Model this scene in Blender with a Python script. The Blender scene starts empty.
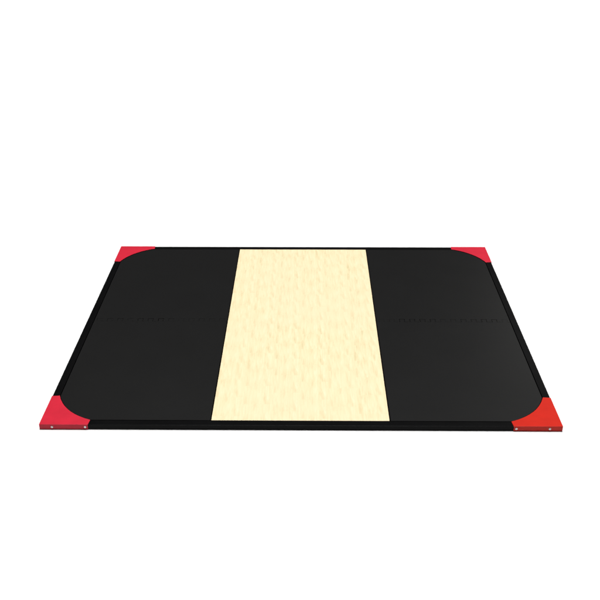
import bpy, bmesh, math, random
random.seed(4)
S = bpy.context.scene
C = S.collection

# ------------------------------------------------------------------ sizes (m)
W, D = 3.0, 2.4            # platform outer size
HX, HY = W/2, D/2
TOP = 0.031                # deck height
RAIL = 0.046               # width of the frame rails
GAP = 0.004                # joint between the deck pieces
ARM = 0.281                # length of a corner plate along the frame
WOOD = 0.515               # half width of the timber panel

# ------------------------------------------------------------------ helpers
def obj(name, bm, mat, parent=None, smooth=False):
    me = bpy.data.meshes.new(name)
    bmesh.ops.recalc_face_normals(bm, faces=bm.faces[:])
    bm.to_mesh(me); bm.free()
    me.materials.append(mat)
    if smooth:
        for p in me.polygons: p.use_smooth = True
    o = bpy.data.objects.new(name, me); C.objects.link(o)
    if parent: o.parent = parent
    return o

def fillet(pts, radii, seg=5):
    """round the corners of a closed polygon"""
    out = []; n = len(pts)
    for i, p in enumerate(pts):
        r = radii[i] if isinstance(radii, (list, tuple)) else radii
        if r <= 0: out.append(p); continue
        a, b = pts[i-1], pts[(i+1) % n]
        ax, ay = a[0]-p[0], a[1]-p[1]; bx, by = b[0]-p[0], b[1]-p[1]
        la, lb = math.hypot(ax, ay), math.hypot(bx, by)
        ax, ay, bx, by = ax/la, ay/la, bx/lb, by/lb
        ang = math.acos(max(-1, min(1, ax*bx+ay*by)))
        if ang > 3.1: out.append(p); continue
        t = min(r/math.tan(ang/2), la*.49, lb*.49)
        rr = t*math.tan(ang/2)
        mx, my = ax+bx, ay+by; ml = math.hypot(mx, my)
        d = rr/math.sin(ang/2)
        cx, cy = p[0]+mx/ml*d, p[1]+my/ml*d
        s0 = math.atan2(p[1]+ay*t-cy, p[0]+ax*t-cx)
        s1 = math.atan2(p[1]+by*t-cy, p[0]+bx*t-cx)
        dd = (s1-s0+math.pi) % (2*math.pi)-math.pi
        k = seg if r < .1 else 28
        for j in range(k+1):
            th = s0+dd*j/k
            out.append((cx+rr*math.cos(th), cy+rr*math.sin(th)))
    return out

def slab(bm, pts, z0, z1, bev=0.0, seg=2):
    """extruded polygon with a bevelled top rim"""
    vs0 = [bm.verts.new((x, y, z0)) for x, y in pts]
    vs1 = [bm.verts.new((x, y, z1)) for x, y in pts]
    n = len(pts)
    bm.faces.new(list(reversed(vs0)))
    bm.faces.new(vs1)
    for i in range(n):
        bm.faces.new((vs0[i], vs0[(i+1) % n], vs1[(i+1) % n], vs1[i]))
    if bev:
        s = set(vs1)
        ed = [e for e in bm.edges if e.verts[0] in s and e.verts[1] in s]
        bmesh.ops.bevel(bm, geom=ed, offset=bev, segments=seg, affect='EDGES', profile=.5)

# ------------------------------------------------------------------ materials
def new_mat(name):
    m = bpy.data.materials.new(name); m.use_nodes = True
    nt = m.node_tree
    return m, nt, nt.nodes['Principled BSDF']
def node(nt, t, **kw):
    n = nt.nodes.new(t)
    for k, v in kw.items():
        if k in n.inputs.keys(): n.inputs[k].default_value = v
        else: setattr(n, k, v)
    return n
def coord(nt, scale=(1, 1, 1)):
    tc = nt.nodes.new('ShaderNodeTexCoord'); mp = nt.nodes.new('ShaderNodeMapping')
    mp.inputs['Scale'].default_value = scale
    nt.links.new(tc.outputs['Object'], mp.inputs['Vector'])
    return mp.outputs['Vector']
def ramp(nt, src, stops):
    r = nt.nodes.new('ShaderNodeValToRGB'); e = r.color_ramp.elements
    while len(e) < len(stops): e.new(.5)
    for el, (p, c) in zip(e, stops):
        el.position = p; el.color = (*c, 1) if len(c) == 3 else c
    nt.links.new(src, r.inputs['Fac']); return r.outputs['Color']
def mixc(nt, fac, a, b, mode='MIX'):
    m = nt.nodes.new('ShaderNodeMix'); m.data_type = 'RGBA'; m.blend_type = mode
    for v, i in ((fac, 0), (a, 6), (b, 7)):
        if hasattr(v, 'node'): nt.links.new(v, m.inputs[i])
        else: m.inputs[i].default_value = (*v, 1) if isinstance(v, tuple) else v
    return m.outputs[2]
def bump(nt, b, src, strength, dist):
    n = nt.nodes.new('ShaderNodeBump'); n.inputs['Strength'].default_value = strength
    n.inputs['Distance'].default_value = dist
    nt.links.new(src, n.inputs['Height']); nt.links.new(n.outputs['Normal'], b.inputs['Normal'])

def rubber():
    m, nt, b = new_mat('rubber')
    v = coord(nt)
    gr = node(nt, 'ShaderNodeTexNoise', Scale=420, Detail=3); nt.links.new(v, gr.inputs['Vector'])
    cl = node(nt, 'ShaderNodeTexNoise', Scale=3.2, Detail=5, Roughness=.6); nt.links.new(v, cl.inputs['Vector'])
    base = ramp(nt, gr.outputs['Fac'], [(.35, (.0028, .0028, .0030)), (.68, (.0058, .0058, .0058))])
    col = mixc(nt, .35, base, (.0066, .0066, .0065))
    nt.links.new(col, b.inputs['Base Color'])
    ro = nt.nodes.new('ShaderNodeMapRange'); nt.links.new(cl.outputs['Fac'], ro.inputs['Value'])
    ro.inputs['To Min'].default_value = .345; ro.inputs['To Max'].default_value = .385
    nt.links.new(ro.outputs['Result'], b.inputs['Roughness'])
    b.inputs['Specular IOR Level'].default_value = .3
    bump(nt, b, gr.outputs['Fac'], .2, .0004)
    return m

def black_steel():
    m, nt, b = new_mat('black_powder_coat')
    v = coord(nt)
    gr = node(nt, 'ShaderNodeTexNoise', Scale=650, Detail=2); nt.links.new(v, gr.inputs['Vector'])
    cl = node(nt, 'ShaderNodeTexNoise', Scale=9, Detail=4); nt.links.new(v, cl.inputs['Vector'])
    nt.links.new(ramp(nt, cl.outputs['Fac'], [(.3, (.0018, .0018, .0020)), (.7, (.0030, .0030, .0032))]), b.inputs['Base Color'])
    b.inputs['Roughness'].default_value = .36
    b.inputs['Specular IOR Level'].default_value = .075
    bump(nt, b, gr.outputs['Fac'], .12, .0004)
    return m

def red_paint(name, c):
    m, nt, b = new_mat(name)
    v = coord(nt)
    gr = node(nt, 'ShaderNodeTexNoise', Scale=500, Detail=2); nt.links.new(v, gr.inputs['Vector'])
    cl = node(nt, 'ShaderNodeTexNoise', Scale=14, Detail=5); nt.links.new(v, cl.inputs['Vector'])
    lo = tuple(x*.94 for x in c); hi = tuple(x*1.05 for x in c)
    nt.links.new(ramp(nt, cl.outputs['Fac'], [(.3, lo), (.7, hi)]), b.inputs['Base Color'])
    b.inputs['Roughness'].default_value = .36
    b.inputs['Specular IOR Level'].default_value = .2
    bump(nt, b, gr.outputs['Fac'], .10, .0004)
    return m

def timber():
    """pale rotary cut veneer: long fine grain, faint lengthwise strips, short rows of figure"""
    m, nt, b = new_mat('pale_birch')
    L = nt.links.new
    v1 = coord(nt, (150, 5, 1)); v2 = coord(nt, (60, 5.5, 1)); v3 = coord(nt, (1, 1, 1))
    fine = node(nt, 'ShaderNodeTexNoise', Scale=1, Detail=4, Roughness=.6); L(v1, fine.inputs['Vector'])
    mid = node(nt, 'ShaderNodeTexNoise', Scale=1, Detail=4, Roughness=.6, Distortion=.6); L(v2, mid.inputs['Vector'])
    big = node(nt, 'ShaderNodeTexNoise', Scale=1.3, Detail=2); L(v3, big.inputs['Vector'])
    # strips along the length
    sx = node(nt, 'ShaderNodeSeparateXYZ'); L(v3, sx.inputs[0])
    mul = node(nt, 'ShaderNodeMath', operation='MULTIPLY'); L(sx.outputs['X'], mul.inputs[0]); mul.inputs[1].default_value = 11.65
    fl = node(nt, 'ShaderNodeMath', operation='FLOOR'); L(mul.outputs[0], fl.inputs[0])
    wn = node(nt, 'ShaderNodeTexWhiteNoise', noise_dimensions='1D'); L(fl.outputs[0], wn.inputs['W'])
    # the veneer is laid in small blocks of like figure: block-local coordinates, a little different in each
    def math_(op, x, k):
        n = node(nt, 'ShaderNodeMath', operation=op); L(x, n.inputs[0])
        if k is not None:
            if hasattr(k, 'node'): L(k, n.inputs[1])
            else: n.inputs[1].default_value = k
        return n.outputs[0]
    bx = math_('MULTIPLY', sx.outputs['X'], 5.825); by_ = math_('MULTIPLY', sx.outputs['Y'], 5.3)
    by_ = math_('ADD', by_, math_('MULTIPLY', math_('FLOOR', bx, None), .37))
    cb = node(nt, 'ShaderNodeCombineXYZ'); L(math_('MULTIPLY', math_('FRACT', bx, None), 6.8), cb.inputs['X']); L(math_('MULTIPLY', math_('FRACT', by_, None), 1.25), cb.inputs['Y'])
    idc = node(nt, 'ShaderNodeCombineXYZ'); L(math_('FLOOR', bx, None), idc.inputs['X']); L(math_('FLOOR', by_, None), idc.inputs['Y'])
    wid = node(nt, 'ShaderNodeTexWhiteNoise', noise_dimensions='2D'); L(idc.outputs[0], wid.inputs['Vector'])
    vo = node(nt, 'ShaderNodeTexNoise', noise_dimensions='4D', Scale=1.0, Detail=3, Roughness=.62, Distortion=.25)
    L(cb.outputs[0], vo.inputs['Vector']); L(math_('MULTIPLY', wid.outputs['Value'], .45), vo.inputs['W'])
    col = ramp(nt, mid.outputs['Fac'], [(.30, (.815, .655, .395)), (.52, (.86, .735, .475)), (.75, (.88, .765, .50))])
    col = mixc(nt, ramp(nt, fine.outputs['Fac'], [(.38, (.5,)*3), (.62, (0,)*3)]), col, (.78, .62, .36))
    fig = ramp(nt, vo.outputs['Fac'], [(.50, (0,)*3), (.66, (1,)*3)])
    fb = math_('MULTIPLY', fig, ramp(nt, fine.outputs['Fac'], [(.38, (1,)*3), (.62, (.45,)*3)]))
    col = mixc(nt, fb, col, (.635, .545, .30))
    pale_fig = ramp(nt, vo.outputs['Fac'], [(.30, (.7,)*3), (.46, (0,)*3)])  # paler areas of the veneer figure
    col = mixc(nt, pale_fig, col, (.88, .79, .56))
    st = nt.nodes.new('ShaderNodeMath'); st.operation = 'MULTIPLY'; L(wn.outputs['Value'], st.inputs[0]); st.inputs[1].default_value = .28
    col = mixc(nt, st.outputs[0], col, (.86, .715, .455))
    col = mixc(nt, ramp(nt, big.outputs['Fac'], [(.40, (.35,)*3), (.65, (0,)*3)]), col, (.86, .70, .47))
    L(col, b.inputs['Base Color'])
    b.inputs['Roughness'].default_value = .5
    b.inputs['Specular IOR Level'].default_value = .3
    bump(nt, b, fine.outputs['Fac'], .06, .0005)
    return m

def zinc():
    m, nt, b = new_mat('zinc')
    v = coord(nt)
    gr = node(nt, 'ShaderNodeTexNoise', Scale=300, Detail=2); nt.links.new(v, gr.inputs['Vector'])
    nt.links.new(ramp(nt, gr.outputs['Fac'], [(.3, (.82, .82, .83)), (.7, (.92, .92, .92))]), b.inputs['Base Color'])
    b.inputs['Metallic'].default_value = .6; b.inputs['Roughness'].default_value = .35
    return m

def floor_white():
    m, nt, b = new_mat('white_floor')
    v = coord(nt)
    n = node(nt, 'ShaderNodeTexNoise', Scale=2, Detail=3); nt.links.new(v, n.inputs['Vector'])
    nt.links.new(ramp(nt, n.outputs['Fac'], [(.3, (.79, .79, .79)), (.7, (.81, .81, .81))]), b.inputs['Base Color'])
    b.inputs['Roughness'].default_value = .8; b.inputs['Specular IOR Level'].default_value = .1
    return m

M_RUB, M_BLK, M_WOOD, M_ZN, M_FLOOR = rubber(), black_steel(), timber(), zinc(), floor_white()
M_RED = red_paint('red_paint', (.565, .019, .041))
M_ORED = red_paint('orange_red_paint', (.55, .016, .0065))

# ------------------------------------------------------------------ setting
bm = bmesh.new()
R = 45
bm.faces.new([bm.verts.new(p) for p in ((-R, -R, 0), (R, -R, 0), (R, R, 0), (-R, R, 0))])
fl = obj('floor', bm, M_FLOOR); fl['kind'] = 'structure'

# ------------------------------------------------------------------ platform
root = bpy.data.objects.new('lifting_platform', None); C.objects.link(root)
root.empty_display_size = .3
root['label'] = 'black weightlifting platform with pale wood centre panel and red corners on the white floor'
root['category'] = 'lifting platform'

# base board under the deck
bm = bmesh.new()
bx, by = HX-.006, HY-.006
slab(bm, [(-bx, -by), (bx, -by), (bx, by), (-bx, by)], .001, .0095, 0)
obj('base_board', bm, M_BLK, root)

# frame rails: mitred, rounded top edges
def rail(corners):
    bm = bmesh.new(); slab(bm, corners, .0004, TOP, .0016, 3)
    o = obj('frame_rail', bm, M_BLK, root)
    return o
ox, oy = HX-.0022, HY-.0022
ix, iy = HX-RAIL, HY-RAIL
q = .0005
rail([(-ox+q, -oy), (ox-q, -oy), (ix-q, -iy), (-ix+q, -iy)])
rail([(ox-q, oy), (-ox+q, oy), (-ix+q, iy), (ix-q, iy)])
rail([(-ox, oy-q), (-ox, -oy+q), (-ix, -iy+q), (-ix, iy-q)])
rail([(ox, -oy+q), (ox, oy-q), (ix, iy-q), (ix, -iy+q)])

# rubber mats, joined across the middle by a row of dovetail tabs
X0, X1 = WOOD+.0065, ix-GAP            # inner and outer edge of the right-hand mats
Y1 = iy-GAP
AC, AR = .4105, .385                   # centre (from both outer edges) and radius of the plates' hollow inner edge
def hollow(inset, r, n=28):
    """points of that curve, as distances from the two outer edges, from the front arm to the side arm"""
    a0 = math.acos((AC-inset)/r)        # angle where it meets the arm's inner edge
    return [(AC-r*math.cos(t), AC-r*math.sin(t)) for t in [math.pi/2-a0+(2*a0-math.pi/2)*j/n for j in range(n+1)]]
NT = 13; PT = (X1-X0)/NT; AMP = .019; JG = .0020
def seam(front, slack):
    """left-to-right joint line, the front mat owning the tabs"""
    s = JG/2 if front else -JG/2
    pts = [(X0, -AMP-s)]
    for k in range(NT):
        x = X0+k*PT
        s = slack[k] if front else -slack[k]
        pts += [(x+.32*PT+s, -AMP-s), (x+.20*PT+s, AMP-s), (x+.80*PT-s, AMP-s), (x+.68*PT-s, -AMP-s)]
    pts.append((X1, -AMP-s))
    return pts
def mat_outline(front, slack):
    sm = seam(front, slack)
    n = len(sm)
    inner = [0]+[.006]*(n-2)+[0]
    if front:
        cut = [(HX-a, -(HY-b)) for a, b in hollow(HX-X1, AR-.004)]
        pts = [(X0, -Y1)]+cut+list(reversed(sm)); rad = [.002]+[0]*len(cut)+list(reversed(inner))
    else:
        cut = [(HX-a, HY-b) for a, b in reversed(hollow(HX-X1, AR-.004))]
        pts = cut+[(X0, Y1)]+sm; rad = [0]*len(cut)+[.002]+inner
    return fillet(pts, rad, 4)
def mat(front, sx, slack):
    pts = [(x*sx, y) for x, y in mat_outline(front, slack)]
    if sx < 0: pts.reverse()
    bm = bmesh.new(); slab(bm, pts, .0105, TOP, .0012, 1)
    return obj('rubber_mat', bm, M_RUB, root)
for sx in (-1, 1):
    slack = [random.uniform(.0005, .0017) for k in range(NT)]     # half the joint's width at each tab
    for front in (True, False): mat(front, sx, slack)

# timber panel
bm = bmesh.new()
slab(bm, fillet([(-WOOD, -Y1), (WOOD, -Y1), (WOOD, Y1), (-WOOD, Y1)], .003, 4), .0105, TOP+.0004, .0015, 2)
obj('wood_panel', bm, M_WOOD, root)

# corner plates: folded sheet over the frame corner, inner edge following the mat's round corner
PZ0, PZ1 = TOP+.0004, TOP+.0030
def bolt_bm(center, axis):
    """dome headed hex socket bolt whose head stands out along axis"""
    bm = bmesh.new(); ax, ay = axis
    tx, ty = -ay, ax
    prof = [(.0072, 0), (.0072, .0012), (.0064, .0026), (.0048, .0036), (.0034, .0040)]
    rings = []
    for k, (r, h) in enumerate(prof):
        rings.append([bm.verts.new((center[0]+tx*r*math.cos(a)+ax*h, center[1]+ty*r*math.cos(a)+ay*h, center[2]+r*math.sin(a)))
                      for a in [2*math.pi*j/18 for j in range(18)]])
    for h in (.0040, .0016):
        rings.append([bm.verts.new((center[0]+tx*.0026*math.cos(a)+ax*h, center[1]+ty*.0026*math.cos(a)+ay*h, center[2]+.0026*math.sin(a)))
                      for a in [2*math.pi*j/18 for j in range(18)]])
    for r0, r1 in zip(rings, rings[1:]):
        for j in range(18): bm.faces.new((r0[j], r0[(j+1) % 18], r1[(j+1) % 18], r1[j]))
    bm.faces.new(rings[-1]); bm.faces.new(list(reversed(rings[0])))
    return bm
def corner_plate(sx, sy, mat_, label=None):
    bm = bmesh.new()
    w = RAIL+.0005                                      # width of the arms' ends
    arc = hollow(w, AR)                                 # (ARM,w) .. (w,ARM)
    pts = [(0, 0), (ARM, 0)]+arc+[(0, ARM)]
    pts = fillet(pts, [.004, .003]+[0]*len(arc)+[.003], 4)
    T = lambda x, y: (sx*(HX-x), sy*(HY-y))
    P = [T(*p) for p in pts]
    if sx*sy < 0: P.reverse()
    slab(bm, P, PZ0, PZ1, .0012, 2)
    # the two folded-down skirts
    s = .0020
    slab(bm, [T(*p) for p in ((.0004, 0), (ARM-.0015, 0), (ARM-.0015, s), (.0004, s))], .0006, PZ0+.0004)
    slab(bm, [T(*p) for p in ((0, s), (0, ARM-.0015), (s, ARM-.0015), (s, s))], .0006, PZ0+.0004)
    o = obj('corner_plate', bm, mat_, root)
    if label: o['label'] = label
    for d in (.073, .264):
        x, y = T(d, 0); obj('bolt', bolt_bm((x, y, .0165), (0, sy)), M_ZN, o, False)
        x, y = T(0, d); obj('bolt', bolt_bm((x, y, .0165), (sx, 0)), M_ZN, o, False)
    return o
corner_plate(-1, -1, M_RED)
corner_plate(1, -1, M_ORED, 'orange red corner plate')
corner_plate(-1, 1, M_RED)
corner_plate(1, 1, M_RED)

# ------------------------------------------------------------------ studio lamps
def area(name, loc, target, sx, sy, power, spread, col=(1, 1, 1)):
    l = bpy.data.lights.new(name, 'AREA'); l.shape = 'RECTANGLE'; l.size = sx; l.size_y = sy
    l.energy = power; l.spread = math.radians(spread); l.color = col
    o = bpy.data.objects.new(name, l); C.objects.link(o); o.location = loc
    from mathutils import Vector
    o.rotation_euler = (Vector(target)-Vector(loc)).to_track_quat('-Z', 'Y').to_euler()
    return o
# one wide gridded overhead softbox that lights the whole sweep of white floor
area('overhead_softbox', (0, 9.8, 12), (0, 7.4, 0), 34, 38, 5500, 24, (1, .995, .985))
# a weaker warm softbox behind and to the right: the sheen on the right-hand mats
area('side_softbox', (5.5, 8.0, 4.6), (.9, 0, 0), 3.5, 2.5, 13, 120, (1, .985, .95))

w = bpy.data.worlds.new('World'); S.world = w; w.use_nodes = True
bg = w.node_tree.nodes['Background']; bg.inputs['Color'].default_value = (1, 1, 1, 1); bg.inputs['Strength'].default_value = .02

# ------------------------------------------------------------------ camera
cam = bpy.data.cameras.new('camera'); co = bpy.data.objects.new('camera', cam); C.objects.link(co)
cam.sensor_width = 36; cam.lens = 36*831.465/600; cam.clip_end = 300; cam.clip_start = .05
from mathutils import Matrix
p, yw, rl = 1.0671, .0099, -.0020
co.matrix_world = Matrix.Translation((.0377, -5.0191, 2.9246+PZ1)) @ (Matrix.Rotation(yw, 4, 'Z') @ Matrix.Rotation(p, 4, 'X') @ Matrix.Rotation(rl, 4, 'Z'))
S.camera = co

S.view_settings.view_transform = 'Standard'; S.view_settings.look = 'None'
S.view_settings.exposure = 0; S.view_settings.gamma = 1
